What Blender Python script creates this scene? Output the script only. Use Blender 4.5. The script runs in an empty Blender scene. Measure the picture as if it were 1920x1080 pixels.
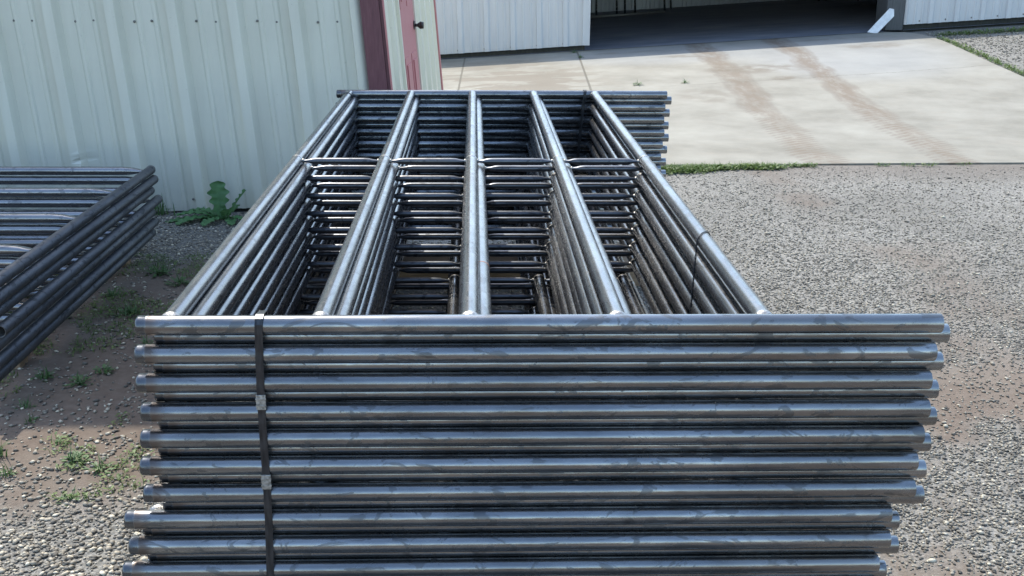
import bpy, bmesh, math, random
import numpy as np
from mathutils import Vector, Matrix, noise
random.seed(7); rng = np.random.default_rng(11)
scn = bpy.context.scene
COL = scn.collection
PI = math.pi

# ------------------------------------------------------------ camera, light
# origin: left end of the topmost near post of the strapped stack; X along the posts, Y along the rails
cd = bpy.data.cameras.new('camera'); cam = bpy.data.objects.new('camera', cd); COL.objects.link(cam)
yaw, pitch, roll = math.radians(-1.94), math.radians(17.10), math.radians(0.46)
fwd = Vector((-math.sin(yaw)*math.cos(pitch), math.cos(yaw)*math.cos(pitch), -math.sin(pitch)))
rt = Vector((math.cos(yaw), math.sin(yaw), 0)); up = rt.cross(fwd)
r2 = rt*math.cos(roll)+up*math.sin(roll); u2 = -rt*math.sin(roll)+up*math.cos(roll)
m = Matrix((r2, u2, -fwd)).transposed().to_4x4(); m.translation = (0.7094, -2.3009, 0.7889)
cam.matrix_world = m
cd.sensor_width = 36; cd.lens = 2152.1/1920*36; cd.clip_start = .05; cd.clip_end = 2000
scn.camera = cam
scn.render.resolution_x, scn.render.resolution_y = 1024, 576

SUN = Vector((-.28, .60, 1.0)).normalized()
w = bpy.data.worlds.new('World'); scn.world = w; w.use_nodes = True
nt = w.node_tree; sky = nt.nodes.new('ShaderNodeTexSky'); sky.sky_type = 'NISHITA'; sky.sun_disc = False
sky.sun_elevation = math.asin(SUN.z); sky.sun_rotation = math.atan2(SUN.x, SUN.y)
sky.dust_density = 1.3; sky.air_density = 1.0; sky.ozone_density = 1.0
bg = nt.nodes['Background']; bg.inputs[1].default_value = .15
wb = nt.nodes.new('ShaderNodeMix'); wb.data_type = 'RGBA'; wb.blend_type = 'MULTIPLY'; wb.inputs[0].default_value = 1
wb.inputs[7].default_value = (1.02, 1.03, .98, 1)
nt.links.new(sky.outputs[0], wb.inputs[6]); nt.links.new(wb.outputs[2], bg.inputs[0])
sl = bpy.data.lights.new('sun', 'SUN'); sl.energy = 2.0; sl.angle = math.radians(.53); sl.color = (1, .955, .84)
so = bpy.data.objects.new('sun', sl); COL.objects.link(so); so.rotation_euler = SUN.to_track_quat('Z', 'Y').to_euler()
so.location = (0, 0, 10)
scn.view_settings.view_transform = 'Standard'; scn.view_settings.look = 'None'
scn.view_settings.exposure = 1.56; scn.view_settings.gamma = 1.0
scn.cycles.max_bounces = 8; scn.cycles.caustics_reflective = False; scn.cycles.caustics_refractive = False

# ------------------------------------------------------------ materials
class NT:
    def __init__(s, name):
        s.m = bpy.data.materials.new(name); s.m.use_nodes = True; s.t = s.m.node_tree; s.b = s.t.nodes['Principled BSDF']
        s.geo = s.t.nodes.new('ShaderNodeNewGeometry'); s.pos = s.geo.outputs['Position']
    def link(s, a, b): s.t.links.new(a, b)
    def _in(s, sock, v):
        if v is None: return
        if isinstance(v, bpy.types.NodeSocket): s.link(v, sock)
        elif isinstance(v, tuple) and sock.type == 'RGBA' and len(v) == 3: sock.default_value = (*v, 1)
        else: sock.default_value = v
    def math(s, op, a, b=None, c=None, clamp=False):
        n = s.t.nodes.new('ShaderNodeMath'); n.operation = op; n.use_clamp = clamp
        s._in(n.inputs[0], a); s._in(n.inputs[1], b)
        if c is not None: s._in(n.inputs[2], c)
        return n.outputs[0]
    def mapping(s, vec, scale=(1, 1, 1), loc=(0, 0, 0), rot=(0, 0, 0)):
        n = s.t.nodes.new('ShaderNodeMapping'); s.link(vec, n.inputs[0])
        n.inputs['Scale'].default_value = scale; n.inputs['Location'].default_value = loc; n.inputs['Rotation'].default_value = rot
        return n.outputs[0]
    def noise(s, vec, scale, detail=4, rough=.55, dist=0, out=0):
        n = s.t.nodes.new('ShaderNodeTexNoise'); s.link(vec, n.inputs['Vector']); n.inputs['Scale'].default_value = scale
        n.inputs['Detail'].default_value = detail; n.inputs['Roughness'].default_value = rough; n.inputs['Distortion'].default_value = dist
        return n.outputs[out]
    def vor(s, vec, scale, out='Distance', feature='F1', rnd=1):
        n = s.t.nodes.new('ShaderNodeTexVoronoi'); n.feature = feature; s.link(vec, n.inputs['Vector'])
        n.inputs['Scale'].default_value = scale; n.inputs['Randomness'].default_value = rnd
        return n.outputs[out]
    def ramp(s, fac, *stops, interp='LINEAR'):
        n = s.t.nodes.new('ShaderNodeValToRGB'); s._in(n.inputs[0], fac); e = n.color_ramp.elements; n.color_ramp.interpolation = interp
        while len(e) < len(stops): e.new(.5)
        for el, (p, c) in zip(e, stops):
            el.position = p; el.color = (*c, 1) if isinstance(c, tuple) else (c, c, c, 1)
        return n.outputs[0]
    def mr(s, v, a, b, c=0., d=1.):
        n = s.t.nodes.new('ShaderNodeMapRange'); s._in(n.inputs[0], v)
        for i, x in enumerate((a, b, c, d)): n.inputs[1+i].default_value = x
        n.interpolation_type = 'SMOOTHSTEP'
        return n.outputs[0]
    def mix(s, f, a, b, mode='MIX'):
        n = s.t.nodes.new('ShaderNodeMix'); n.data_type = 'RGBA'; n.blend_type = mode
        s._in(n.inputs[0], f); s._in(n.inputs[6], a); s._in(n.inputs[7], b)
        return n.outputs[2]
    def bump(s, h, strength=.3, dist=.01, normal=None):
        n = s.t.nodes.new('ShaderNodeBump'); n.inputs['Strength'].default_value = strength; n.inputs['Distance'].default_value = dist
        s._in(n.inputs['Height'], h)
        if normal: s.link(normal, n.inputs['Normal'])
        s.link(n.outputs[0], s.b.inputs['Normal']); return n.outputs[0]
    def attr(s, name):
        n = s.t.nodes.new('ShaderNodeAttribute'); n.attribute_name = name; return n.outputs['Fac']
    def sep(s, v):
        n = s.t.nodes.new('ShaderNodeSeparateXYZ'); s.link(v, n.inputs[0]); return n.outputs
    def rnd(s):
        n = s.t.nodes.new('ShaderNodeObjectInfo'); return n.outputs['Random']
    def set(s, **k):
        for a, v in k.items(): s._in(s.b.inputs[{'col': 'Base Color', 'rough': 'Roughness', 'metal': 'Metallic', 'spec': 'Specular IOR Level', 'aniso': 'Anisotropic'}[a]], v)
        return s.m

def steel(name, stretch, c0, c1, c2, rough, metal=.85, welded=False, wear=1.):
    n = NT(name); o = n.t.nodes.new('ShaderNodeTexCoord').outputs['Object']
    p = n.mapping(n.pos, scale=stretch)
    sm = n.noise(p, 9, 5, .6, .6)
    sm2 = n.noise(p, 34, 4, .6, 1.2)
    fine = n.noise(n.mapping(n.pos, scale=tuple(x*x*1.0 for x in stretch)), 160, 2, .5)
    c = n.ramp(sm, (.30, c0), (.5, c1), (.70, c2))
    scuff = n.mr(sm2, .60, .70)
    c = n.mix(n.math('MULTIPLY', scuff, .55*wear), c, tuple(x*.35 for x in c0))
    rv = n.math('MULTIPLY', n.rnd(), .40)
    c = n.mix(rv, c, tuple(x*.55 for x in c1))
    patch = n.mr(n.noise(p, 3.2, 3, .5), .55, .68)
    c = n.mix(n.math('MULTIPLY', patch, .35), c, (.20, .17, .14))
    swirl = n.mr(n.noise(n.mapping(n.pos, scale=tuple(x*.8+.2 for x in stretch)), 15, 5, .62, 2.6), .575, .60)
    c = n.mix(n.math('MULTIPLY', swirl, .6*wear), c, tuple(x*.62 for x in c0))
    r = n.math('ADD', n.math('MULTIPLY', sm2, .30), rough-.15); r = n.math('ADD', r, n.math('MULTIPLY', swirl, .16*wear))
    if welded:
        ex = n.sep(o)[0]; nz = n.math('MULTIPLY', n.math('SUBTRACT', sm2, .5), .012); ex = n.math('ADD', ex, nz)
        hot = n.math('MULTIPLY', n.mr(ex, .021, .026), n.mr(ex, .060, .032)); cap_ = n.mr(ex, .026, .020)
        c = n.mix(n.math('MULTIPLY', hot, .65), c, (.115, .085, .07)); c = n.mix(n.math('MULTIPLY', cap_, .85), c, (.085, .092, .105))
        r = n.math('ADD', r, n.math('MULTIPLY', hot, .12))
    r = n.math('ADD', r, n.math('MULTIPLY', fine, .10))
    h = n.math('ADD', n.math('MULTIPLY', sm2, .5), n.math('MULTIPLY', fine, .35))
    n.bump(h, .22*wear, .003)
    return n.set(col=c, rough=r, metal=metal)

M = {}
M['post'] = steel('mill_steel_post', (.35, 1, 1), (.155, .165, .178), (.235, .245, .26), (.34, .348, .358), .20, .92, True)
M['rail'] = steel('mill_steel_rail', (1, .3, 1), (.14, .142, .15), (.19, .191, .20), (.26, .258, .255), .21, .88, False, .35)
M['stay'] = steel('mill_steel_stay', (.4, 1, 1), (.08, .083, .095), (.125, .13, .145), (.19, .193, .205), .30)
M['oldpost'] = steel('mill_steel_dull', (1, .35, 1), (.085, .088, .095), (.115, .12, .128), (.155, .155, .16), .44, .6)
M['oldrail'] = steel('mill_steel_blue', (.3, 1, 1), (.22, .225, .24), (.28, .285, .30), (.36, .36, .37), .16)
n = NT('weld_bead'); M['weld'] = n.set(col=n.ramp(n.noise(n.pos, 120, 3), (.3, (.19, .185, .178)), (.7, (.48, .46, .43))), rough=.36, metal=.8)
n.bump(n.noise(n.pos, 260, 2), .5, .002)
n = NT('heat_tint'); M['tint'] = n.set(col=n.ramp(n.noise(n.pos, 40, 3), (.3, (.10, .12, .16)), (.7, (.22, .19, .17))), rough=.42, metal=.8)
n = NT('pipe_inside'); M['inside'] = n.set(col=(.05, .048, .05), rough=.7, metal=.3)
n = NT('strap_steel'); M['strap'] = n.set(col=n.ramp(n.noise(n.mapping(n.pos, scale=(4, 4, .6)), 30, 3), (.3, (.02, .022, .026)), (.7, (.06, .063, .07))), rough=.34, metal=.6)
n = NT('seal_zinc'); M['seal'] = n.set(col=n.ramp(n.noise(n.pos, 140, 2), (.3, (.17, .168, .16)), (.7, (.42, .41, .39))), rough=.5, metal=.6)
n.bump(n.noise(n.pos, 200, 2), .6, .003)
n = NT('wire_steel'); M['wire'] = n.set(col=(.03, .03, .033), rough=.45, metal=.6)
n = NT('chalk_orange'); M['chalk'] = n.set(col=(.45, .16, .07), rough=.8)
def siding_mat(name, a, b):
    n = NT(name); v = n.noise(n.mapping(n.pos, scale=(1, 1, .12)), 9, 5, .6)
    big = n.noise(n.pos, 1.3, 4, .6)
    c = n.ramp(v, (.3, a), (.7, b)); c = n.mix(n.mr(big, .5, .75, 0, .12), c, tuple(x*.72 for x in a))
    speck = n.mr(n.noise(n.pos, 60, 2), .70, .76)
    c = n.mix(n.math('MULTIPLY', speck, .25), c, (.25, .22, .17))
    zb = n.mr(n.sep(n.pos)[2], -.95, -.62, .3, 0)
    c = n.mix(n.math('MULTIPLY', zb, n.noise(n.pos, 14, 4)), c, (.28, .25, .2))
    n.bump(n.math('ADD', big, n.math('MULTIPLY', v, .15)), .25, .02)
    return n.set(col=c, rough=.30, spec=.6)
M['sage'] = siding_mat('sage_siding', (.61, .60, .51), (.68, .67, .575))
M['cream'] = siding_mat('cream_siding', (.70, .66, .52), (.76, .72, .59))
M['white'] = siding_mat('white_siding', (.52, .535, .55), (.60, .61, .62))
M['dark'] = siding_mat('interior_siding', (.45, .49, .55), (.55, .59, .64))
def paint(name, a, b, rough=.5, sc=(6, 6, .6)):
    n = NT(name); v = n.noise(n.mapping(n.pos, scale=sc), 12, 5, .62)
    n.bump(v, .25, .004)
    return n.set(col=n.ramp(v, (.3, a), (.7, b)), rough=rough)
M['maroon'] = paint('maroon_trim', (.11, .035, .045), (.17, .065, .075))
M['pink'] = paint('faded_red_door', (.44, .16, .16), (.52, .21, .20))
M['galv'] = paint('galvanised_sheet', (.55, .57, .60), (.80, .82, .84), .38, (1, 1, 1)); 
M['bronze'] = paint('dark_bronze', (.02, .016, .012), (.04, .03, .025), .35)
M['roof'] = paint('roof_metal', (.35, .36, .36), (.45, .45, .44))
M['foot'] = paint('foundation_gap_shade', (.02, .022, .022), (.05, .052, .045), .9)  # near-black colour stands for the shade in the recess under the cladding
M['column'] = paint('grey_column', (.05, .055, .06), (.09, .095, .10), .6)
M['screw'] = paint('screw_head', (.10, .10, .09), (.22, .21, .19), .5)
n = NT('timber'); v = n.noise(n.mapping(n.pos, scale=(1, 14, 14)), 6, 5, .6); n.bump(v, .4, .004)
M['timber'] = n.set(col=n.ramp(v, (.3, (.20, .13, .08)), (.7, (.36, .26, .17))), rough=.8)

# ground: gravel / dirt by vertex attribute + procedural stones
n = NT('gravel_ground')
dirt = n.attr('dirt'); tone = n.attr('tone')
wp = n.mapping(n.pos, scale=(1, 1, .2))
v1 = n.vor(wp, 85, 'Distance'); vc = n.vor(wp, 85, 'Color'); v2 = n.vor(wp, 170, 'Color'); vd2 = n.vor(wp, 170, 'Distance')
g1 = n.ramp(n.sep(vc)[0], (0, (.10, .096, .088)), (.35, (.15, .145, .134)), (.7, (.20, .191, .172)), (1, (.29, .275, .245)))
g2 = n.ramp(n.sep(v2)[1], (0, (.12, .115, .107)), (.5, (.20, .192, .177)), (1, (.32, .305, .28)))
gr = n.mix(n.mr(n.noise(wp, 40, 2), .4, .6), g1, g2)
big = n.noise(wp, .9, 5, .65)
gr = n.mix(n.mr(big, .42, .66, 0, .45), gr, (.125, .118, .105))
gr = n.mix(n.math('MULTIPLY', tone, .6), gr, (.125, .097, .077))
soil = n.ramp(n.noise(wp, 22, 6, .65), (.25, (.085, .067, .053)), (.5, (.122, .097, .078)), (.75, (.165, .137, .112)))
soil = n.mix(.25, soil, (.15, .10, .072))
soil = n.mix(n.mr(n.noise(wp, 2.6, 3), .45, .65, 0, .4), soil, (.165, .138, .112))
spk = n.mr(n.math('ADD', v1, n.math('MULTIPLY', n.math('SUBTRACT', 1, n.sep(vc)[2]), .5)), .35, .25)
soil = n.mix(n.math('MULTIPLY', spk, .7), soil, g1)
c = n.mix(dirt, gr, soil)
n.set(col=c, rough=.92, spec=.25)
h = n.math('ADD', n.math('MULTIPLY', n.math('SUBTRACT', 1, v1), n.math('SUBTRACT', 1.1, dirt)), n.math('MULTIPLY', n.noise(wp, 60, 5, .7), .35))
n.bump(h, .6, .009)
M['ground'] = n.m
def stone_mat(name, tint):
    n = NT(name); n.t.nodes.remove(n.geo); n.geo = n.t.nodes.new('ShaderNodeNewGeometry'); r = n.geo.outputs['Random Per Island']
    c = n.ramp(r, (0, (.08, .077, .074)), (.25, (.145, .141, .134)), (.5, (.205, .195, .178)), (.75, (.28, .264, .236)), (.93, (.40, .38, .335)), (1, (.56, .54, .48)))
    c = n.mix(1, c, tint, 'MULTIPLY')
    return n.set(col=c, rough=.8, spec=.3)
M['stoneL'] = stone_mat('pebble_warm', (1.2, 1.12, 1.0)); M['stoneR'] = stone_mat('pebble_grey', (1.0, .965, .89))

# concrete apron
n = NT('apron_concrete')
sx, sy, sz = n.sep(n.pos)
base = n.ramp(n.noise(n.pos, 1.6, 7, .62), (.3, (.155, .144, .115)), (.5, (.212, .199, .166)), (.7, (.262, .25, .212)))
base = n.mix(n.mr(n.noise(n.mapping(n.pos, scale=(1, 3, 1)), 5, 6, .7), .5, .75, 0, .35), base, (.26, .22, .17))
base = n.mix(n.mr(n.noise(n.pos, 140, 3, .7), .5, .8, 0, .35), base, (.20, .19, .17))
dn = n.noise(n.mapping(n.pos, scale=(1.0, 2.2, 1)), 1.15, 6, .66, .35)
def blob(cx, cy, rx, ry, lo=1.0, hi=.35):
    a = n.math('POWER', n.math('DIVIDE', n.math('SUBTRACT', sx, cx), rx), 2.); b = n.math('POWER', n.math('DIVIDE', n.math('SUBTRACT', sy, cy), ry), 2.)
    return n.mr(n.math('ADD', a, b), lo, hi)
wet = n.math('MULTIPLY', blob(1.05, 11.0, 1.35, 2.6, 1.3, .2), n.mr(dn, .47, .50))
base = n.mix(n.math('MULTIPLY', wet, .75), base, (.15, .125, .095))
grey = blob(5.4, 12.4, 1.6, 2.0, 1.2, .1); base = n.mix(n.math('MULTIPLY', grey, .45), base, (.27, .285, .30))
grey = blob(3.2, 13.2, 1.6, 1.1, 1.2, .1); base = n.mix(n.math('MULTIPLY', grey, .4), base, (.27, .285, .30))
wob = n.math('MULTIPLY', n.math('SUBTRACT', n.noise(n.pos, .9, 3), .5), .35)
for x0, sl0, w0, st in ((3.47, .05, .20, .68), (4.52, .055, .19, .75)):
    u = n.math('ABSOLUTE', n.math('SUBTRACT', n.math('ADD', sx, wob), n.math('ADD', n.math('MULTIPLY', n.math('SUBTRACT', sy, 6.6), sl0), x0)))
    band = n.mr(u, w0*.95, w0*.35)
    edge = n.mr(n.math('ABSOLUTE', n.math('SUBTRACT', u, w0*.8)), .06, .01)
    lug = n.math('SINE', n.math('MULTIPLY', n.math('ADD', sy, n.math('MULTIPLY', u, .8)), 62.))
    tread = n.math('MULTIPLY', n.mr(lug, -.2, .6), n.mr(sy, 9.6, 8.0))
    nz = n.mr(n.noise(n.mapping(n.pos, scale=(2.2, .8, 1)), 3.5, 6, .7), .26, .60)
    mk = n.math('MULTIPLY', band, n.math('MULTIPLY', nz, st))
    mk = n.math('MULTIPLY', mk, n.math('SUBTRACT', 1, n.math('MULTIPLY', tread, .55)))
    base = n.mix(mk, base, (.125, .088, .058))
    base = n.mix(n.math('MULTIPLY', n.math('MULTIPLY', edge, nz), n.math('MULTIPLY', n.math('SUBTRACT', 1, tread), .35)), base, (.10, .068, .045))
for cx, cy, rx, ry, a in ((4.1, 11.6, .7, .35, .7), (4.3, 10.9, .22, .18, .75), (6.0, 12.9, .5, .25, .5), (3.5, 12.9, .5, .16, .5), (2.6, 13.6, .7, .12, .4), (5.6, 13.7, .9, .1, .4), (3.3, 9.9, .55, .5, .45)):
    base = n.mix(n.math('MULTIPLY', n.math('MULTIPLY', blob(cx, cy, rx, ry, 1.3, .1), n.mr(n.noise(n.pos, 4, 5), .38, .6)), a), base, (.125, .10, .072))
def line(u, wd, wobs=.02):
    return n.mr(n.math('ABSOLUTE', n.math('ADD', u, n.math('MULTIPLY', n.math('SUBTRACT', n.noise(n.pos, 6, 4), .5), wobs))), wd, wd*.4)
j1 = n.math('SUBTRACT', sx, n.math('ADD', 1.99, n.math('MULTIPLY', n.math('SUBTRACT', sy, 10.2), .042)))
j2 = n.math('SUBTRACT', sx, n.math('ADD', .53, n.math('MULTIPLY', n.math('SUBTRACT', sy, 10.9), .014)))
j3 = n.math('SUBTRACT', sy, n.math('ADD', 10.78, n.math('MULTIPLY', n.math('SUBTRACT', sx, 3.9), .165)))
l1 = line(j1, .018, .01); l2 = line(j2, .016, .01); l3 = n.math('MULTIPLY', line(j3, .012, .14), n.mr(sx, 2.2, 3.8))
crk = n.math('MAXIMUM', n.math('MAXIMUM', l1, l2), n.math('MULTIPLY', l3, .7))
base = n.mix(n.math('MULTIPLY', crk, .85), base, (.09, .08, .06))
n.set(col=base, rough=.85)
n.bump(n.math('SUBTRACT', n.noise(n.pos, 50, 6, .7), n.math('MULTIPLY', crk, 1.5)), .25, .01)
M['apron'] = n.m
n = NT('shed_floor'); fl = n.noise(n.mapping(n.pos, scale=(1, 2.5, 1)), 1.2, 6, .65)
M['floor'] = n.set(col=n.ramp(fl, (.3, (.11, .125, .16)), (.55, (.18, .195, .23)), (.75, (.28, .28, .29))), rough=.6)  # bluish tint puts the haze of the dim interior into the floor colour
def leafmat(name, a, b):
    n = NT(name); r = n.geo.outputs['Random Per Island']
    c = n.mix(r, a, b); c = n.mix(n.mr(n.noise(n.pos, 30, 3), .4, .7, 0, .4), c, tuple(x*1.5 for x in b))
    n.b.inputs['Subsurface Weight'].default_value = 0
    tr = n.t.nodes.new('ShaderNodeBsdfTranslucent'); n.link(c, tr.inputs[0]); mx = n.t.nodes.new('ShaderNodeMixShader'); mx.inputs[0].default_value = .3
    out = n.t.nodes['Material Output']; n.link(n.b.outputs[0], mx.inputs[1]); n.link(tr.outputs[0], mx.inputs[2]); n.link(mx.outputs[0], out.inputs[0])
    return n.set(col=c, rough=.55)
M['grass'] = leafmat('grass_blade', (.06, .115, .025), (.125, .18, .045))
M['weed'] = leafmat('weed_leaf', (.05, .11, .035), (.09, .16, .055))
M['dock'] = leafmat('dock_leaf', (.07, .17, .07), (.11, .23, .085))

# ------------------------------------------------------------ helpers
def mesh_obj(name, verts, faces, mats, parent=None, smooth=None, midx=None):
    me = bpy.data.meshes.new(name); me.from_pydata([tuple(v) for v in verts], [], faces)
    for mt in (mats if isinstance(mats, (list, tuple)) else [mats]): me.materials.append(mt)
    if smooth is not None: me.polygons.foreach_set('use_smooth', smooth if isinstance(smooth, list) else [smooth]*len(faces))
    if midx is not None: me.polygons.foreach_set('material_index', midx)
    me.update()
    o = bpy.data.objects.new(name, me); COL.objects.link(o)
    if parent: o.parent = parent
    return o
def tag(o, label=None, cat=None, group=None, kind=None):
    if label: o['label'] = label
    if cat: o['category'] = cat
    if group: o['group'] = group
    if kind: o['kind'] = kind
    return o
def empty(name, loc=(0, 0, 0), rz=0, label=None, cat=None, group=None):
    o = bpy.data.objects.new(name, None); COL.objects.link(o); o.location = loc; o.rotation_euler = (0, 0, rz); o.empty_display_size = .1
    return tag(o, label, cat, group)
class MB:
    def __init__(s): s.v = []; s.f = []; s.m = []; s.s = []
    def add(s, vs, fs, mi=0, sm=False):
        b = len(s.v); s.v += [tuple(v) for v in vs]; s.f += [tuple(i+b for i in f) for f in fs]; s.m += [mi]*len(fs); s.s += [sm]*len(fs)
    def box(s, lo, hi, mi=0, shear=0):
        (a, b, c), (d, e, f) = lo, hi
        vs = [(x - shear*(z+.93), y, z) for z in (c, f) for y in (b, e) for x in (a, d)]
        s.add(vs, [(0, 2, 3, 1), (4, 5, 7, 6), (0, 1, 5, 4), (2, 6, 7, 3), (0, 4, 6, 2), (1, 3, 7, 5)], mi)
    def bbox(s, lo, hi, bev, mi=0):   # bevelled box
        bm = bmesh.new(); bmesh.ops.create_cube(bm, size=1)
        for v in bm.verts: v.co = Vector([lo[i]+(v.co[i]+.5)*(hi[i]-lo[i]) for i in range(3)])
        bmesh.ops.bevel(bm, geom=bm.edges[:], offset=bev, segments=2, affect='EDGES', profile=.5)
        bm.verts.index_update()
        s.add([v.co[:] for v in bm.verts], [[v.index for v in f.verts] for f in bm.faces], mi); bm.free()
    def tube(s, p0, p1, prof, N=24, side=None, mis=None, cap0=True, cap1=True, capmi=0):
        """prof: list of (t along p0->p1 in metres, radius_u, radius_v); mis: material per segment"""
        p0, p1 = Vector(p0), Vector(p1); d = (p1-p0).normalized()
        side = Vector(side) if side else (Vector((0, 0, 1)) if abs(d.z) < .9 else Vector((1, 0, 0)))
        v = (side-d*side.dot(d)).normalized(); u = v.cross(d)
        b = len(s.v); K = len(prof)
        for pr in prof:
            t, ru, rv = pr[:3]; oz = pr[3] if len(pr) > 3 else 0
            for i in range(N):
                a = 2*PI*i/N; s.v.append(tuple(p0+d*t+u*(ru*math.cos(a))+v*(rv*math.sin(a)+oz)))
        for k in range(K-1):
            for i in range(N):
                j = (i+1) % N
                s.f.append((b+k*N+i, b+k*N+j, b+(k+1)*N+j, b+(k+1)*N+i)); s.m.append(mis[k] if mis else 0); s.s.append(True)
        if cap0: s.f.append(tuple(b+i for i in reversed(range(N)))); s.m.append(capmi); s.s.append(False)
        if cap1: s.f.append(tuple(b+(K-1)*N+i for i in range(N))); s.m.append(capmi); s.s.append(False)
    def path(s, pts, r, N=6, mi=0):
        pts = [Vector(p) for p in pts]; b = len(s.v); n0 = None
        for i, p in enumerate(pts):
            d = (pts[min(i+1, len(pts)-1)]-pts[max(i-1, 0)]).normalized()
            if n0 is None: n0 = d.orthogonal().normalized()
            n0 = (n0-d*n0.dot(d)).normalized(); c = d.cross(n0)
            for k in range(N):
                a = 2*PI*k/N; s.v.append(tuple(p+n0*r*math.cos(a)+c*r*math.sin(a)))
        for i in range(len(pts)-1):
            for k in range(N):
                j = (k+1) % N
                s.f.append((b+i*N+k, b+i*N+j, b+(i+1)*N+j, b+(i+1)*N+k)); s.m.append(mi); s.s.append(True)
    def ball(s, c, r, sc=(1, 1, 1), mi=0, u=10, v=6, jit=0):
        vs = []; fs = []
        for j in range(v+1):
            for i in range(u):
                th = PI*j/v; ph = 2*PI*i/u; q = r*(1+jit*(random.random()-.5))
                vs.append((c[0]+q*sc[0]*math.sin(th)*math.cos(ph), c[1]+q*sc[1]*math.sin(th)*math.sin(ph), c[2]+q*sc[2]*math.cos(th)))
        for j in range(v):
            for i in range(u): k = (i+1) % u; fs.append((j*u+i, (j+1)*u+i, (j+1)*u+k, j*u+k))
        s.add(vs, fs, mi, True)
    def build(s, name, mats, parent=None):
        return mesh_obj(name, s.v, s.f, mats, parent, s.s, s.m)

def copy_tree(o, parent=None):
    c = o.copy(); COL.objects.link(c)
    if parent: c.parent = parent
    for ch in list(o.children): copy_tree(ch, c)
    return c
def smoothstep(a, b, x): t = min(max((x-a)/(b-a), 0), 1); return t*t*(3-2*t)
H0 = -.93
def rise(x, y): return .068*max(x-.24, 0)*smoothstep(6.9, 14.8, y)
def slab_z(x, y): return -.90+rise(x, y)
def fbm(x, y, s, seed=0, o=4):
    return noise.fractal((x*s+seed*17.3, y*s-seed*9.1, seed*3.7), .9, 2.0, o)
def ground_z(x, y):
    if abs(x) > 30 or abs(y) > 40: return H0+rise(min(x, 14), min(y, 22))-.02
    return H0+rise(x, y)+.010*fbm(x, y, 1.7, 1)*(1 if y < 6 else .3)-(.05 if y > 7.0 and x < 6.7 else 0)+(.016*smoothstep(6.0, 6.4, y) if y <= 7 else 0)

# ------------------------------------------------------------ ground
def dirt_f(x, y):
    n1 = fbm(x, y, 1.1, 2)+.35*fbm(x, y, 6, 3)
    if x < .3:       # left of the strapped stack
        d = smoothstep(.80, 1.30, y+.34*n1)*(1-smoothstep(3.6, 4.1, y+.3*n1))
        d = max(d, .0+smoothstep(.25, .7, n1)*.9 if y < 1.6 else 0)
        return d
    if y < 6.5:
        far = smoothstep(2.9, 1.5, y+.0)
        band = .65*math.exp(-((x-(3.05-.12*(y-5)))/.22)**2)*smoothstep(.0, .35, n1+.3)
        near = smoothstep(-.15, .35, n1+.15)*smoothstep(2.6, 1.7, y-.25*(x-2))
        return min(1, max(near*.9, band*.35))
    return 0.
def tone_f(x, y):
    if x < 1 or y > 6.6: return 0
    t = .75*smoothstep(5.7, 6.4, y)*smoothstep(2.4, 3.2, x)
    t = max(t, .9*math.exp(-((x-(3.0-.10*(y-5)))/.17)**2)*smoothstep(-.3, .4, fbm(x, y, 2.2, 8)))
    t = max(t, .9*math.exp(-((x-(2.75+.28*(y-2)))/.20)**2)*smoothstep(-.4, .3, fbm(x, y, 2, 9))*(y < 4.2))
    t = max(t, .9*math.exp(-((x-(2.2+.30*(y-.7)))/.13)**2)*smoothstep(-.4, .3, fbm(x, y, 2, 19))*(y < 3))
    return t
def axis(lo, hi, step, outer):
    a = list(np.arange(lo, hi+1e-6, step)); return sorted([-o for o in outer if -o < lo]+a+[o for o in outer if o > hi])
def setattr_f(me, name, vals):
    at = me.attributes.new(name, 'FLOAT', 'POINT'); at.data.foreach_set('value', np.array(vals, dtype=np.float32))
xs = axis(-3.4, 8.4, .07, [4, 5, 7, 10, 11, 15, 25, 45, 90, 200, 500]); ys = axis(-.6, 14.6, .07, [1, 2, 4, 8, 15, 16, 18, 22, 30, 60, 120, 250, 600])
V = []; D = []; T = []
for y in ys:
    for x in xs:
        V.append((x, y, ground_z(x, y))); near = -3.5 < x < 8.5 and -.7 < y < 14.7
        D.append(dirt_f(x, y) if near else (1. if y < -.7 else .25))  # unseen ground behind the camera made all soil, to darken pipe reflections
        T.append(tone_f(x, y) if near else .2)
nx = len(xs); F = [(j*nx+i, j*nx+i+1, (j+1)*nx+i+1, (j+1)*nx+i) for j in range(len(ys)-1) for i in range(nx-1)]
g = mesh_obj('ground', V, F, M['ground'], smooth=True); tag(g, kind='structure')
setattr_f(g.data, 'dirt', D); setattr_f(g.data, 'tone', T)

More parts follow.
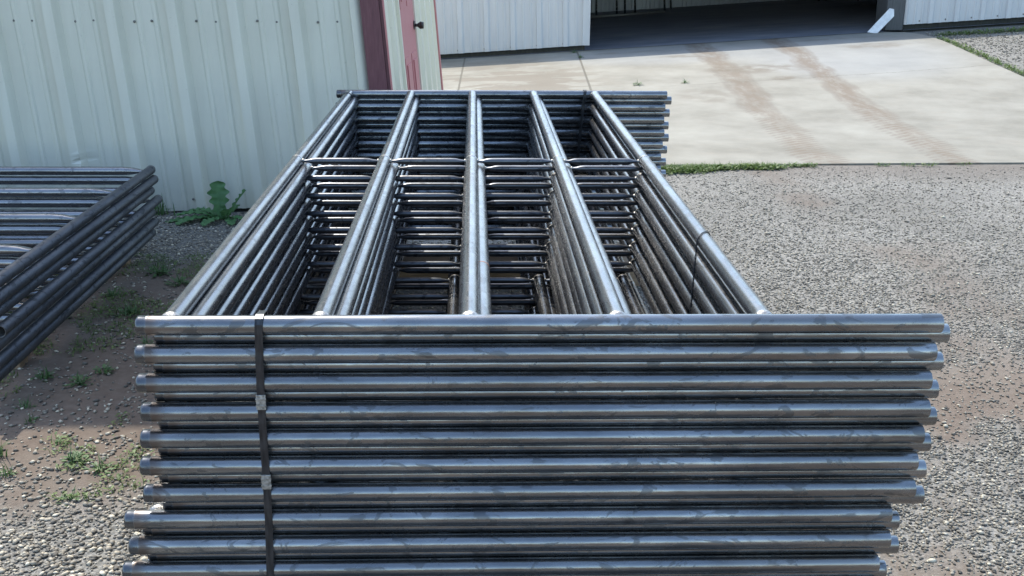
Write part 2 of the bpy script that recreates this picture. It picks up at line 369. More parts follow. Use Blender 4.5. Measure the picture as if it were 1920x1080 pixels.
# pebbles
def pebbles(name, regions, mat, label, dfn=None):
    base = np.array([(1, 0, 0), (-1, 0, 0), (0, 1, 0), (0, -1, 0), (0, 0, 1), (0, 0, -1), (.62, .62, .3), (-.62, .62, .3), (-.62, -.62, .3), (.62, -.62, .3)])
    tri = [(4, 0, 6), (4, 6, 2), (4, 2, 7), (4, 7, 1), (4, 1, 8), (4, 8, 3), (4, 3, 9), (4, 9, 0), (0, 2, 6), (2, 1, 7), (1, 3, 8), (3, 0, 9), (5, 2, 0), (5, 1, 2), (5, 3, 1), (5, 0, 3)]
    tri = np.array(tri); P = []; S = []
    for (x0, x1, y0, y1, dens, s0, s1, keep) in regions:
        cnt = int((x1-x0)*(y1-y0)*dens)
        for x, y, q, z in zip(rng.uniform(x0, x1, cnt), rng.uniform(y0, y1, cnt), rng.random(cnt), rng.random(cnt)):
            if dfn and dens > 6000:
                g_ = dfn(x, y)
                if q > g_: continue
                q = q/g_
            if q < keep(x, y):
                P.append((x, y, ground_z(x, y))); S.append(s0+(s1-s0)*z**2.2)
    P = np.array(P); S = np.array(S); N = len(P)
    ang = rng.uniform(0, 2*PI, N); a = rng.uniform(.7, 1.25, N); b = rng.uniform(.5, .95, N); c = rng.uniform(.35, .7, N)
    B = base[None]*np.stack([a, b, c], 1)[:, None, :]*(1+rng.uniform(-.22, .22, (N, 10, 1)))
    tl = rng.uniform(-.4, .4, N); y2 = B[..., 1]*np.cos(tl)[:, None]-B[..., 2]*np.sin(tl)[:, None]; z2 = B[..., 1]*np.sin(tl)[:, None]+B[..., 2]*np.cos(tl)[:, None]
    x3 = B[..., 0]*np.cos(ang)[:, None]-y2*np.sin(ang)[:, None]; y3 = B[..., 0]*np.sin(ang)[:, None]+y2*np.cos(ang)[:, None]
    W = np.stack([x3, y3, z2], -1)*S[:, None, None]+P[:, None, :]; W[..., 2] += (S*.25)[:, None]
    me = bpy.data.meshes.new(name); me.vertices.add(N*10); me.vertices.foreach_set('co', W.astype(np.float32).ravel())
    fi = (tri[None]+(np.arange(N)*10)[:, None, None]).ravel().astype(np.int32); nf = N*len(tri)
    me.loops.add(nf*3); me.loops.foreach_set('vertex_index', fi); me.polygons.add(nf)
    me.polygons.foreach_set('loop_start', np.arange(0, nf*3, 3, dtype=np.int32)); me.polygons.foreach_set('loop_total', np.full(nf, 3, dtype=np.int32))
    me.materials.append(mat); me.update(calc_edges=True); me.validate()
    o = bpy.data.objects.new(name, me); COL.objects.link(o); tag(o, label, 'gravel', kind='stuff'); return o
def dens_r(x, y):
    r = math.exp(-max(0, y-1.8)*.48)*smoothstep(6.9, 3.0, x)*smoothstep(1.1, 1.6, x)
    return r if y > .4 else r*smoothstep(-.6, .4, y)
def dens_l(x, y):
    r = 1. if y < 1.7 else .5+.5*smoothstep(2.1, 1.7, y)
    return r*smoothstep(-2.6, -1.5, x)*smoothstep(.5, .1, x)*smoothstep(-.5, .3, y)
kl = lambda x, y: (1-dirt_f(x, y))**1.2+.13+.24*smoothstep(-.1, .5, fbm(x, y, 3, 21))
kr = lambda x, y: max(.22, (1-dirt_f(x, y))*(1-.45*tone_f(x, y)))
pebbles('gravel', [(-2.6, .5, -.5, 4.95, 7600, .0046, .0130, kl), (0, 1.9, 2.2, 4.8, 1500, .006, .012, lambda x, y: 1)],
        M['stoneL'], 'warm pale pebbles scattered over the brown dirt left of the strapped stack', dens_l)
pebbles('gravel', [(1.1, 6.9, -.6, 6.42, 10500, .0038, .0096, kr),
                   (1.6, 5.2, .4, 6.2, 16, .010, .017, lambda x, y: 1), (7.0, 9.5, 9.5, 14, 500, .010, .018, lambda x, y: 1)],
        M['stoneR'], 'grey crushed gravel covering the yard right of the strapped stack', dens_r)

# concrete apron with a step at its edge
def slab_front(x): return 6.42+.042*(x-2.2)+.006*math.sin(x*5.3)*math.sin(x*2.1)
outl = []
X = -3.
while X < 6.93: outl.append((X, slab_front(X))); X += .3
outl += [(6.93, slab_front(6.93)), (6.92, 9.), (6.90, 10.6), (6.88, 11.6), (6.90, 12.4), (6.91, 13.0), (6.90, 13.45), (6.82, 13.8), (6.7, 14.02), (6.5, 14.13)]
bm = bmesh.new()
N1 = 40; rows = []
def right_edge(y):
    pts = outl[[i for i, p in enumerate(outl) if p[0] == 6.93][0]:]
    for (xa, ya), (xb, yb) in zip(pts, pts[1:]):
        if ya <= y <= yb: return xa+(xb-xa)*(y-ya)/(yb-ya)
    return pts[0][0] if y < pts[0][1] else pts[-1][0]
V = []; F = []
for j in range(N1+1):
    for i in range(31):
        u = i/30; tt = j/N1
        y = slab_front(-3+9.93*u)*(1-tt)+14.13*tt; xr = right_edge(y); x = -3+(xr+3)*u
        V.append((x, y, slab_z(x, y)))
for j in range(N1):
    for i in range(30): a = j*31+i; F.append((a, a+1, a+32, a+31))
b0 = len(V)
edge = [i for i in range(31)]+[j*31+30 for j in range(1, N1+1)]
for k in edge: x, y, z = V[k]; V.append((x, y, z-.12))
for q in range(len(edge)-1): F.append((edge[q], b0+q, b0+q+1, edge[q+1]))
ap = mesh_obj('concrete_apron', V, F, M['apron']); tag(ap, kind='structure')
# shed floor
V = []; F = []
for j in range(9):
    for i in range(31): x = -3+.5*i; y = 14.14+.92*j; V.append((x, y, slab_z(x, y)+.004))
for j in range(8):
    for i in range(30): a = j*31+i; F.append((a, a+1, a+32, a+31))
fo = mesh_obj('floor', V, F, M['floor']); tag(fo, kind='structure')

# ------------------------------------------------------------ buildings
def ribbed(name, mat, parent, origin, direction, length, zb, zt, lean=.08, first=.2, period=.37, normal=None, dent=None, zsub=1, rh=.058, minor=.009):
    """corrugated cladding; zb/zt functions of distance u; normal points to the outside"""
    o = Vector(origin); d = Vector(direction).normalized(); nrm = Vector(normal) if normal else Vector((d.y, -d.x, 0))
    prof = [(0, 0)]
    u = first
    while u-.06 > 0 and u > period: u -= period
    while u < length:
        for du, h in ((-.050, 0), (-.038, rh), (.020, rh), (.047, 0)): prof.append((u+du, h))
        for q in (.38, .66):
            c = u+period*q
            for du, h in ((-.018, 0), (-.006, minor), (.012, minor), (.024, 0)): prof.append((c+du, h))
        u += period
    prof = [(u, h) for u, h in prof if 0 <= u < length-.01]+[(length, 0)]
    V = []; F = []
    for k in range(zsub+1):
        for (u, h) in prof:
            z = zb(u)+(zt(u)-zb(u))*k/zsub
            p = o+d*u+nrm*h; hh = 0
            if dent:
                for (du, dz, amt, rad) in dent:
                    r = math.hypot(u-du, z-dz)
                    if r < rad: hh += amt*(1-r/rad)*(1 if h > 0 else .3)
            p = p+nrm*hh
            V.append((p.x-lean*(z+.93), p.y, z))
    n_ = len(prof)
    for k in range(zsub):
        for i in range(n_-1): F.append((k*n_+i, k*n_+i+1, (k+1)*n_+i+1, (k+1)*n_+i))
    return mesh_obj(name, V, F, mat, parent)
LEAN = .08
WY = 4.95; AH = 4.6   # front wall of the near building and unseen eave (z), set for its shadow
A = empty('metal_building', (0, 0, 0), 0, 'sage green ribbed metal building with maroon corner trim and faded red door', 'building')
x0 = -7.17
zbA = lambda u: -.925+.055*max(0, min(1, (x0+u+1.31)/.8))*.6
front = ribbed('wall', M['sage'], A, (x0, WY, 0), (1, 0, 0), .115-x0, zbA, lambda u: AH, first=(-1.755-x0) % .37, zsub=260, normal=(0, -1, 0),
       dent=[((-1.72-x0), -.585, -.030, .028), ((-1.72-x0), -.545, .010, .02)])
s = MB()
for z, xs_ in ((.27, [-2.09, -1.98, -1.72, -1.61, -1.365, -1.26, -.99, -.87, -.62, -.5, -.25, -.13]), (-.84, [-1.72, -1.53, -1.42, -1.09, -.94, -.64])):
    for x in xs_:
        x += LEAN*0
        s.ball((x, WY-.006, z+random.uniform(-.006, .006)), .0085, (1, .6, 1), 0, 8, 4)
s.build('screw_row', M['screw'], front)['kind'] = 'stuff'
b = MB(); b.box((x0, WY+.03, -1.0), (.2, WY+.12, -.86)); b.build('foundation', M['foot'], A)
b = MB(); b.box((.118, WY-.035, -.92), (.232, WY+.02, AH), 0, LEAN); b.build('corner_trim', M['maroon'], A)
b = MB(); b.box((.2335, WY-.02, -.92), (.252, WY+.02, AH), 0, LEAN); b.box((.2525, WY-.028, -.92), (.262, WY+.012, AH), 1, LEAN); b.build('corner_trim', [M['maroon'], M['pink']], A)
SD = Vector((.063, 1, 0)).normalized(); S0 = Vector((.245, WY+.02, 0))
def side_pt(u, off, z): p = S0+SD*u+Vector((SD.y, -SD.x, 0))*off; return (p.x-LEAN*(z+.93), p.y, z)
sn = (SD.y, -SD.x, 0)
sw = ribbed('wall', M['cream'], A, S0[:], SD[:], .62, lambda u: -.9, lambda u: AH, first=.30, normal=sn, rh=.03)
sw2 = ribbed('wall', M['cream'], A, (S0+SD*1.56)[:], SD[:], 1.36, lambda u: -.9, lambda u: AH, first=.22, normal=sn, rh=.03)
sw3 = ribbed('wall', M['cream'], A, (S0+SD*.62)[:], SD[:], .94, lambda u: .92, lambda u: AH, first=.2, normal=sn, rh=.03)
def side_box(mb, u0, u1, o0, o1, z0, z1, mi=0):
    vs = [side_pt(u, o, z) for z in (z0, z1) for o in (o0, o1) for u in (u0, u1)]
    mb.add(vs, [(0, 1, 3, 2), (4, 6, 7, 5), (0, 4, 5, 1), (2, 3, 7, 6), (0, 2, 6, 4), (1, 5, 7, 3)], mi)
dr = MB(); side_box(dr, .665, 1.50, -.02, .012, -.88, .86)
for (ua, ub) in ((.74, 1.05), (1.12, 1.43)):
    for (za, zb_) in ((-.74, -.03), (.30, .80)):
        side_box(dr, ua, ub, .012, .017, za, zb_); side_box(dr, ua+.05, ub-.05, .017, .026, za+.05, zb_-.05)
door = dr.build('door', M['pink'], A)
fr = MB(); side_box(fr, .622, .662, -.03, .022, -.9, .88); side_box(fr, 1.503, 1.555, -.03, .022, -.9, .88); side_box(fr, .622, 1.555, -.03, .021, .882, .918)
fr.build('door_frame', M['cream'], A)
kb = MB(); kz = .145
for (o0, o1, ra, rb) in ((.012, .02, .034, .032), (.02, .04, .012, .012), (.04, .06, .012, .028), (.06, .085, .028, .024)):
    kb.tube(side_pt(1.44, o0, kz), side_pt(1.44, o1, kz), [(0, ra, ra), (o1-o0, rb, rb)], 16)
kb.build('knob', M['bronze'], door)
tb = MB(); side_box(tb, 2.925, 2.985, -.05, .035, -.9, AH); tb.build('corner_trim', M['pink'], A)
b = MB(); b.v = []; e = S0+SD*2.95
for z, off in ((AH+.005, .1), (AH+.09, .1)):
    b.v += [(x0-.1, WY-.03, z), (S0.x+off*0-LEAN*(z+.93)+.05, WY-.03, z), (e.x-LEAN*(z+.93)+.05, e.y+.1, z), (x0-.1, e.y+.1, z)]
b.f = [(3, 2, 1, 0), (4, 5, 6, 7), (0, 1, 5, 4), (1, 2, 6, 5), (2, 3, 7, 6), (3, 0, 4, 7)]; b.m = [0]*6; b.s = [False]*6
b.build('roof', M['roof'], A)
b = MB(); b.box((x0, e.y-.03, -.95), (e.x-.02, e.y+.02, AH), 0, LEAN); b.box((x0-.04, WY+.06, -.95), (x0, e.y, AH), 0, LEAN); b.build('wall', M['cream'], A)

# open shed across the yard
BY = 14.15; EH = 1.72  # unseen shed eave kept low to shorten its shadow on the apron
def bz(x): return slab_z(x, 15)
B = empty('open_shed', (4, BY, 0), 0, 'long white ribbed metal shed with a wide dark doorway behind the concrete apron', 'building')
B.location = (0, 0, 0)
bw = ribbed('wall', M['white'], B, (-3, BY, 0), (1, 0, 0), 5.28, lambda u: bz(-3+u)+.07, lambda u: bz(0)+EH+.0, lean=.03, first=(.53+3) % .37, normal=(0, -1, 0), rh=.03)
sc_ = MB(); [sc_.ball((-1+.185*k, BY-.004, bz(-1+.185*k)+.11), .012, (1, .5, 1), 0, 6, 3) for k in range(18)]
sc_.build('screw_row', M['screw'], bw)['kind'] = 'stuff'
b = MB(); b.box((2.23, BY-.042, bz(2.3)+.07), (2.33, BY+.03, bz(0)+EH), 0, .0); b.build('corner_trim', M['white'], B)
bw2 = ribbed('wall', M['white'], B, (6.78, BY, 0), (1, 0, 0), 6.2, lambda u: bz(6.78+u)+.07-.0*u, lambda u: bz(0)+EH, lean=0, first=.38, normal=(0, -1, 0), rh=.03)
sc_ = MB(); [sc_.ball((6.82+.185*k, BY-.004, bz(6.82+.185*k)+.11), .012, (1, .5, 1), 0, 6, 3) for k in range(16)]
sc_.build('screw_row', M['screw'], bw2)['kind'] = 'stuff'
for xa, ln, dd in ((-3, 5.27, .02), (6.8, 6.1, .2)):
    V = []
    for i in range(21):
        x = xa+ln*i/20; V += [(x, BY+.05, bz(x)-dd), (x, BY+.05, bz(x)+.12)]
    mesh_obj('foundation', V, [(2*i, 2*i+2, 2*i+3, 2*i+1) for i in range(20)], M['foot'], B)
b = MB(); b.bbox((6.52, BY-.02, bz(6.6)+.005), (6.77, BY+.42, bz(0)+EH), .008); b.build('door_post', M['column'], B)
DY = 21.5
ribbed('back_wall', M['dark'], B, (-3, DY, 0), (1, 0, 0), 16, lambda u: bz(-3+u), lambda u: 2.2, lean=0, first=.2, normal=(0, -1, 0), rh=.03)
b = MB(); b.box((-3.06, BY+.06, -1), (-3.0, DY, 1.6)); b.build('side_wall', M['dark'], B)
b = MB(); b.box((13.0, BY+.06, -.4), (13.06, DY, 1.6)); b.build('side_wall', M['dark'], B)
V = [(-3.1, BY-.05, bz(0)+EH+.01), (13.1, BY-.05, bz(0)+EH+.01), (13.1, DY+.1, 2.3), (-3.1, DY+.1, 2.3)]
V += [(x, y, z+.08) for x, y, z in V]
mesh_obj('roof', V, [(3, 2, 1, 0), (4, 5, 6, 7), (0, 1, 5, 4), (1, 2, 6, 5), (2, 3, 7, 6), (3, 0, 4, 7)], M['roof'], B)

# leaning galvanised offcut by the shed doorway
V = [(6.36, 14.56, -.474), (6.475, 14.46, -.470), (6.52, 14.30, -.16), (6.47, 14.32, -.13)]
def at_y(px, py, Y):   # only used to write down the plate's corners
    d = fwd+r2*((px-960)/2152.1)+u2*((540-py)/2152.1); t = (Y-m.translation.y)/d.y; return Vector(m.translation)+d*t
pl = [Vector((6.252, 14.08, -.485)), Vector((6.381, 14.04, -.500)), Vector((6.619, 14.10, -.265)), Vector((6.617, 14.12, -.170)), Vector((6.553, 14.12, -.157))]
pl = [p+Vector((0, 0, .0)) for p in pl]; nn = Vector((0, -1, .15)).normalized()*.006
V = pl+[p-nn for p in pl]; k = len(pl)
F = [tuple(range(k)), tuple(reversed(range(k, 2*k)))]+[(i, i+k, (i+1) % k+k, (i+1) % k) for i in range(k)]
o = mesh_obj('metal_offcut', V, F, M['galv']); tag(o, 'bright galvanised sheet metal offcut leaning against the shed door post', 'metal sheet')

# pipes standing in the shed
for i, (x, dx, ln, lab) in enumerate(((3.10, .02, 1.5, 'thin pipe standing in the dark shed, nearest the left door edge'), (3.50, .015, 1.6, 'second thin pipe from the left door edge inside the dark shed'),
        (3.66, .02, 1.6, 'third thin pipe from the left door edge inside the dark shed'), (3.86, .01, 1.55, 'fourth thin pipe from the left door edge inside the dark shed'),
        (4.44, .0, 1.6, 'fifth thin pipe from the left door edge inside the dark shed'), (4.56, .02, 1.6, 'sixth thin pipe from the left door edge inside the dark shed'),
        (7.47, .01, 1.6, 'left upright of the thin pair standing mid-way inside the dark shed'), (7.62, .0, 1.6, 'right upright of the thin pair standing mid-way inside the dark shed'))):
    zb = bz(x); b = MB(); b.tube((x, 20.7, zb+.004), (x+dx, 21.42, zb+ln), [(0, .02, .02), (ln*1.09, .02, .02)], 10)
    tag(b.build('steel_pipe', M['oldrail']), lab, 'pipe', 'pipes standing in the shed')
b = MB(); b.tube((2.6, 19.9, bz(2.6)+.03), (4.35, 20.1, bz(4.35)+.03), [(0, .024, .024), (1.76, .024, .024)], 10)
tag(b.build('steel_pipe', M['seal']), 'pale pipe lying flat on the shed floor near the left door edge', 'pipe')

# ------------------------------------------------------------ panels
PL, L, R0 = 1.708, 3.664, .0211
GA, GS = .0656, .3163
def make_post(parent, y, name='post'):
    b = MB(); r = R0
    prof = [(.000, .0135, .0135), (.0012, .0175, .0175), (.0035, .0202, .0202), (.007, r-.0001, r-.0001), (.021, r-.0001, r-.0001), (.0235, r+.0009, r+.0009), (.026, r, r), (.040, r, r), (PL-.0015, r, r), (PL, r-.001, r-.001)]
    b.tube((0, y, 0), (PL, y, 0), prof, 28, cap0=True, cap1=False)
    # open end: rim and inside
    b.tube((PL-.12, y, 0), (PL, y, 0), [(.1199, r-.001, r-.001), (.12, r-.0038, r-.0038), (.02, r-.0038, r-.0038)], 28, mis=[0, 2], cap0=False, cap1=True, capmi=2)
    return b.build(name, [M['post'], M['tint'], M['inside']], parent)
def make_rail(parent, x, mats):
    b = MB(); r = R0; f = 1.0
    prof = [(.008, r*.9, r*.5), (.0175, r*1.08, r*.93), (.0225, r*1.13, r*1.05), (.029, r*1.08, r*1.03), (.046, r, r), (L-.046, r, r), (L-.029, r*1.08, r*1.03), (L-.0225, r*1.13, r*1.05), (L-.0175, r*1.08, r*.93), (L-.008, r*.9, r*.5)]
    ns = len(prof)-1
    b.tube((x, 0, 0), (x, L, 0), prof, 28, mis=[1, 1, 1, 0, 0, 0, 1, 1, 1], cap0=False, cap1=False)
    # weld ring where the stays meet
    b.tube((x, L/2-.012, 0), (x, L/2+.012, 0), [(0, r, r), (.006, r+.0016, r+.0016), (.018, r+.0016, r+.0016), (.024, r, r)], 28, mis=[0, 1, 0], cap0=False, cap1=False)
    return b.build('rail', mats, parent)
def make_stay(parent, xa, xb):
    b = MB(); r = .0120; l = xb-xa
    prof = [(0, .0062, .0050), (.010, .0075, .0052), (.022, .0105, .0066), (.038, r, .0110), (.055, r, r), (l-.055, r, r), (l-.038, r, .0110), (l-.022, .0105, .0066), (l-.010, .0075, .0052), (l, .0062, .0050)]
    b.tube((xa, L/2, 0), (xb, L/2, 0), prof, 16, cap0=False, cap1=False)
    for xx in (xa+.004, xb-.004): b.ball((xx, L/2, .001), .0085, (.75, 1.05, .85), 1, 10, 6, .25)
    return b.build('stay', [M['stay'], M['weld']], parent)
def make_panel():
    r = empty('pipe_fence_panel', (0, 0, 0), 0, 'x', 'fence panel')
    make_post(r, 0); make_post(r, L)
    for i in range(5): make_rail(r, GA+GS*i, [M['rail'], M['weld']])
    for i in range(4): make_stay(r, GA+GS*i+R0*.9, GA+GS*(i+1)-R0*.9)
    return r
ordn = ['topmost', 'second', 'third', 'fourth', 'fifth', 'sixth', 'seventh', 'eighth', 'ninth', 'tenth', 'eleventh', 'twelfth', 'thirteenth', 'fourteenth', 'fifteenth', 'sixteenth', 'seventeenth', 'eighteenth', 'nineteenth', 'twentieth', 'twenty-first', 'twenty-second', 'twenty-third', '']
DX = [0, -.007, -.0099, -.006, -.0119, -.0182, -.0164, -.0633, -.0592, -.0788, -.072, -.076]
EX = [.028, .0285, .029, .0285, .029, .032, .033, .030, .031, .029, .03, .03]
ZK = [0, -.0642, -.1297, -.1962, -.2587, -.3233, -.3895, -.4530, -.5173, -.5797, -.6443, -.7088, -.7733]
proto = make_panel()
for k in range(12):
    for h in (0, 1):
        i = 2*k+h; o = proto if i == 0 else copy_tree(proto)
        o.location = (DX[k]+h*EX[k], h*.0282, ZK[k]+h*(ZK[k+1]-ZK[k])/2)
        o['group'] = 'panels in the strapped stack'
        wh = ordn[i]+' from the top' if i else 'topmost panel'
        if i == 23: wh = 'bottom panel'
        o['label'] = ('bare steel pipe fence panel, '+wh+' of the tall strapped stack' if i not in (0, 23) else 'bare steel pipe fence panel, '+wh+' of the tall strapped stack')
        if i == 1:
            rr = [c for c in o.children if c.name.startswith('rail')][2]
            b = MB(); x = GA+GS*2
            b.tube((x, .50, 0), (x, .56, 0), [(0, R0+.0006, R0+.0006), (.003, R0+.0007, R0+.0007)], 28, cap0=False, cap1=False)
            pm = b.build('paint_mark', M['chalk'], rr)

# lower stack at left: posts run along Y, rails to the left
def make_gate():
    r = empty('pipe_fence_panel', (0, 0, 0), 0, 'x', 'fence panel'); q = .0245; PLg = 2.25
    for x in (0, -3.75):
        b = MB(); t = PLg
        b.tube((x, 0, 0), (x, -t, 0), [(0, .012, .012), (.002, .017, .017), (.006, .0215, .0215), (.012, q, q), (.03, q, q), (.032, q+.0007, q+.0007), (.034, q, q), (t-.001, q, q), (t, q-.001, q-.001)], 24, mis=[0, 0, 0, 0, 0, 0, 0, 0], cap1=False)
        b.tube((x, -t+.12, 0), (x, -t, 0), [(.1199, q-.001, q-.001), (.12, q-.0035, q-.0035), (.02, q-.0035, q-.0035)], 24, mis=[0, 1], cap0=False, cap1=True, capmi=1)
        b.build('post', [M['oldpost'], M['inside']], r)
    for yy in (-.05, -.60, -1.15, -1.70):
        b = MB(); l = 3.75-.03; rr = .0235
        b.tube((-.012, yy, 0), (-3.738, yy, 0), [(0, .012, .005), (.02, .014, .006), (.04, .0235, .011), (.075, rr, .019), (.13, rr, rr), (l-.13, rr, rr), (l-.075, rr, .019), (l-.04, .0235, .011), (l-.02, .014, .006), (l, .012, .005)], 24, cap0=False, cap1=False)
        b.build('rail', [M['oldrail']], r)
    return r
gp = make_gate()
for k, (x, z, dy) in enumerate(((-1.07, -.461, 0), (-1.058, -.514, .0), (-1.078, -.573, -.02), (-1.05, -.630, .02), (-1.083, -.696, -.02), (-1.072, -.752, -.015), (-1.09, -.812, -.02))):
    o = gp if k == 0 else copy_tree(gp); o.location = (x, 4.0+dy, z); o['group'] = 'panels in the low stack by the wall'
    o['label'] = 'dull steel fence panel, '+(['topmost', 'second from the top', 'third from the top', 'middle one', 'third from the bottom', 'second from the bottom', 'bottom one'][k])+' of the low stack by the wall'
for y in (3.7, 2.2):
    b = MB(); b.bbox((-4.6, y-.045, -.935), (-1.15, y+.045, -.851), .006)
    tag(b.build('timber_block', M['timber']), 'timber bearer under the low stack, at its '+('wall' if y > 3 else 'near')+' end', 'timber')
# panels lying in the shed
for k in range(7):
    o = copy_tree(gp); o.location = (10.9, 19.6+.02*(k % 2), bz(8.7)+.12+.052*k); o['group'] = 'panels lying in the shed'
    o['label'] = 'dark pipe panel lying in the shed behind the door post, '+['bottom', 'second', 'third', 'fourth', 'fifth', 'sixth', 'top'][k]+(' one of its pile' if k in (0, 6) else ' one up its pile')
# timbers under the strapped stack
for (y0, y1, lab) in ((3.30, 3.42, 'rough timber bearer under the far end of the strapped stack'), (.22, .34, 'rough timber bearer under the near end of the strapped stack'), (1.75, 1.87, 'rough timber bearer under the middle of the strapped stack')):
    b = MB(); b.bbox((.02, y0, -.945), (1.62, y1, -.7985 if y0 > 3 else -.765), .006); tag(b.build('timber_bearer', M['timber']), lab, 'timber', 'bearers under the strapped stack')

# steel straps round the posts
def strap(yf, yb, xt, slope, z1, wd, label, seals, outward=-1):
    r = empty('steel_strap', (xt, yf, 0), 0, label, 'strap'); zt = .0245; th = .0012
    pts = [(yf, .008), (yf+.006*(1 if yb > yf else -1), .019), (yf+.02*(1 if yb > yf else -1), zt), (yb-.02*(1 if yb > yf else -1), zt-.004), (yb, -.02)]
    N = 40
    down = [(yb+.0006*math.sin(k*2.4), -.02+(z1+.02)*k/N) for k in range(1, N)]
    upw = [(yf+.0008*math.sin(k*1.9), z1-(z1-.008)*k/N) for k in range(0, N)]
    loop = pts+down+[(yb, z1-.0)]+upw
    V = []; F = []
    for (y, z) in loop:
        for sx_ in (-.5, .5):
            for o_ in (0, th):
                cy, cz = (yf+yb)/2, z1/2
                oy = o_*(1 if y > cy else -1); x = slope*(-z)+sx_*wd+.002*math.sin(z*11)
                V.append((x, y-yf+oy, z+(o_ if z > .01 else 0)))
    n_ = len(loop)
    for i in range(n_):
        j = (i+1) % n_; a, c = 4*i, 4*j
        F += [(a, a+2, c+2, c), (a+1, c+1, c+3, a+3), (a, c, c+1, a+1), (a+2, a+3, c+3, c+2)]
    mesh_obj('band', V, F, M['strap'], r)
    for z in seals:
        s_ = MB(); x = slope*(-z)+.002*math.sin(z*11); s_.bbox((x-wd*.62, -.0042, z-.017), (x+wd*.62, .0005, z+.017), .0009)
        for q in (-.008, .008): s_.bbox((x-wd*.68, -.0050, z+q-.0022), (x+wd*.68, -.0035, z+q+.0022), .0005)
        s_.build('seal', M['seal'], r)
    return r
strap(-.0228, .052, .2585, -.012, -.80, .0165, 'black steel strap with two bright seals down the near face of the stack', (-.165, -.352))
strap(L-.0225, L+.052, 1.2795, -.09, -.80, .014, 'black steel strap round the far end of the stack', ())

# tie wires
def helixwire(pts, r, tw, rad):
    out = []
    for i, p in enumerate(pts): a = i*tw; out.append(Vector(p)+Vector((math.cos(a)*rad, math.sin(a)*rad, 0)))
    return out
b = MB(); rx = GA+GS*4; ry = .70
ring = [(rx+(R0+.002)*math.cos(a), ry+.03*math.cos(a)*.9, (R0+.002)*math.sin(a)) for a in [PI*1.02-PI*1.3*k/20 for k in range(21)]]
b.path(ring, .0016)
top = Vector(ring[0]); end = Vector((1.283, .60, -.26))
for ph in (0, PI):
    pts = [top.lerp(end, k/60)+Vector((math.cos(k*.75+ph)*.0017, math.sin(k*.75+ph)*.0017, 0)) for k in range(61)]; b.path(pts, .0014, 5)
b.path([end.lerp(Vector((1.27, .60, -.45)), k/10) for k in range(11)], .0015, 5)
tag(b.build('tie_wire', M['wire']), 'dark twisted tie wire looped over the rightmost top rail near the front', 'wire')
b = MB(); yy = L-.13
ring = [(GA+(R0+.002)*math.cos(a), yy+.03*math.cos(a), (R0+.002)*math.sin(a)) for a in [PI*1.1-PI*1.3*k/20 for k in range(21)]]
b.path(ring, .0016); e1 = Vector(ring[-1]); b.path([e1.lerp(Vector((GA+.06, yy-.12, -.20)), k/12) for k in range(13)], .0016)
tag(b.build('tie_wire', M['wire']), 'thin tie wire round the leftmost top rail at the far end', 'wire')

# ------------------------------------------------------------ plants
def blade(mb, p, h, lean, az, wd, mi=0):
    p = Vector(p); d = Vector((math.cos(az), math.sin(az), 0)); sd = Vector((-d.y, d.x, 0))
    q = []
    for k, t in enumerate((0, .35, .7, 1)):
        c = p+d*(lean*t*t)+Vector((0, 0, h*t*(1-.25*t*lean/max(h, .001)))); ww = wd*(1-t)**.6*.5 if t < 1 else 0
        if t < 1: q += [c-sd*ww, c+sd*ww]
        else: q += [c]
    mb.add(q, [(0, 1, 3, 2), (2, 3, 5, 4), (4, 5, 6)], mi, True)
def small_leaf(mb, p, l, wd, az, tilt, mi=0):
    p = Vector(p); d = Vector((math.cos(az)*math.cos(tilt), math.sin(az)*math.cos(tilt), math.sin(tilt))); sd = Vector((-math.sin(az), math.cos(az), 0)); upv = sd.cross(d)*-1
    q = [p, p+d*l*.35-sd*wd*.5, p+d*l*.4+Vector((0, 0, -.1*wd)), p+d*l*.35+sd*wd*.5, p+d*l*.75-sd*wd*.38-Vector((0, 0, l*.05)), p+d*l*.75+sd*wd*.38-Vector((0, 0, l*.05)), p+d*l-Vector((0, 0, l*.15))]
    mb.add(q, [(0, 2, 1), (0, 3, 2), (1, 2, 4), (2, 3, 5), (2, 5, 4), (4, 5, 6)], mi, True)
gm = MB()
def patch(mb, cx, cy, rx, ry, cnt, h0, h1, zf, leafy=.5, wd=.004):
    for _ in range(cnt):
        a = random.uniform(0, 2*PI); r = random.random()**.6; x = cx+rx*r*math.cos(a); y = cy+ry*r*math.sin(a); z = zf(x, y)
        if random.random() < leafy: small_leaf(mb, (x, y, z+random.uniform(0, h0)), random.uniform(.012, .03)*h1/.04, random.uniform(.006, .014)*h1/.04, random.uniform(0, 2*PI), random.uniform(-.1, .8))
        else: blade(mb, (x, y, z), random.uniform(h0, h1), random.uniform(.2, 1.)*h1, random.uniform(0, 2*PI), wd)
# left dirt strip: ground-cover that follows noise
cnt = 0
while cnt < 8200:
    x = random.uniform(-1.7, .05); y = random.uniform(1.0, 4.9); f = fbm(x, y, 2.6, 5)+.5*fbm(x, y, 8, 6)
    lim = .44 if y < 2.3 else (.12 if y < 3.9 else .42)
    if y > 4.75: lim = .1
    if f > lim:
        z = ground_z(x, y); cnt += 1
        if random.random() < .6: small_leaf(gm, (x, y, z+random.uniform(.002, .015)), random.uniform(.010, .024), random.uniform(.005, .010), random.uniform(0, 2*PI), random.uniform(0, .7))
        else: blade(gm, (x, y, z), random.uniform(.012, .035), random.uniform(.01, .04), random.uniform(0, 2*PI), .0035)
for k in range(34):
    x = 1.9+random.random()*1.15; patch(gm, x, slab_front(x)-.07-.24*random.random()*max(.15, 1-(x-1.9)), .13, .07, 170, .015, .06, ground_z, .55)
for x, c in ((3.05, 60), (3.2, 120), (3.3, 110), (3.9, 30), (4.1, 40), (4.25, 40), (4.55, 15)): patch(gm, x, slab_front(x)-.05, .07, .035, c, .02, .05, ground_z, .55)
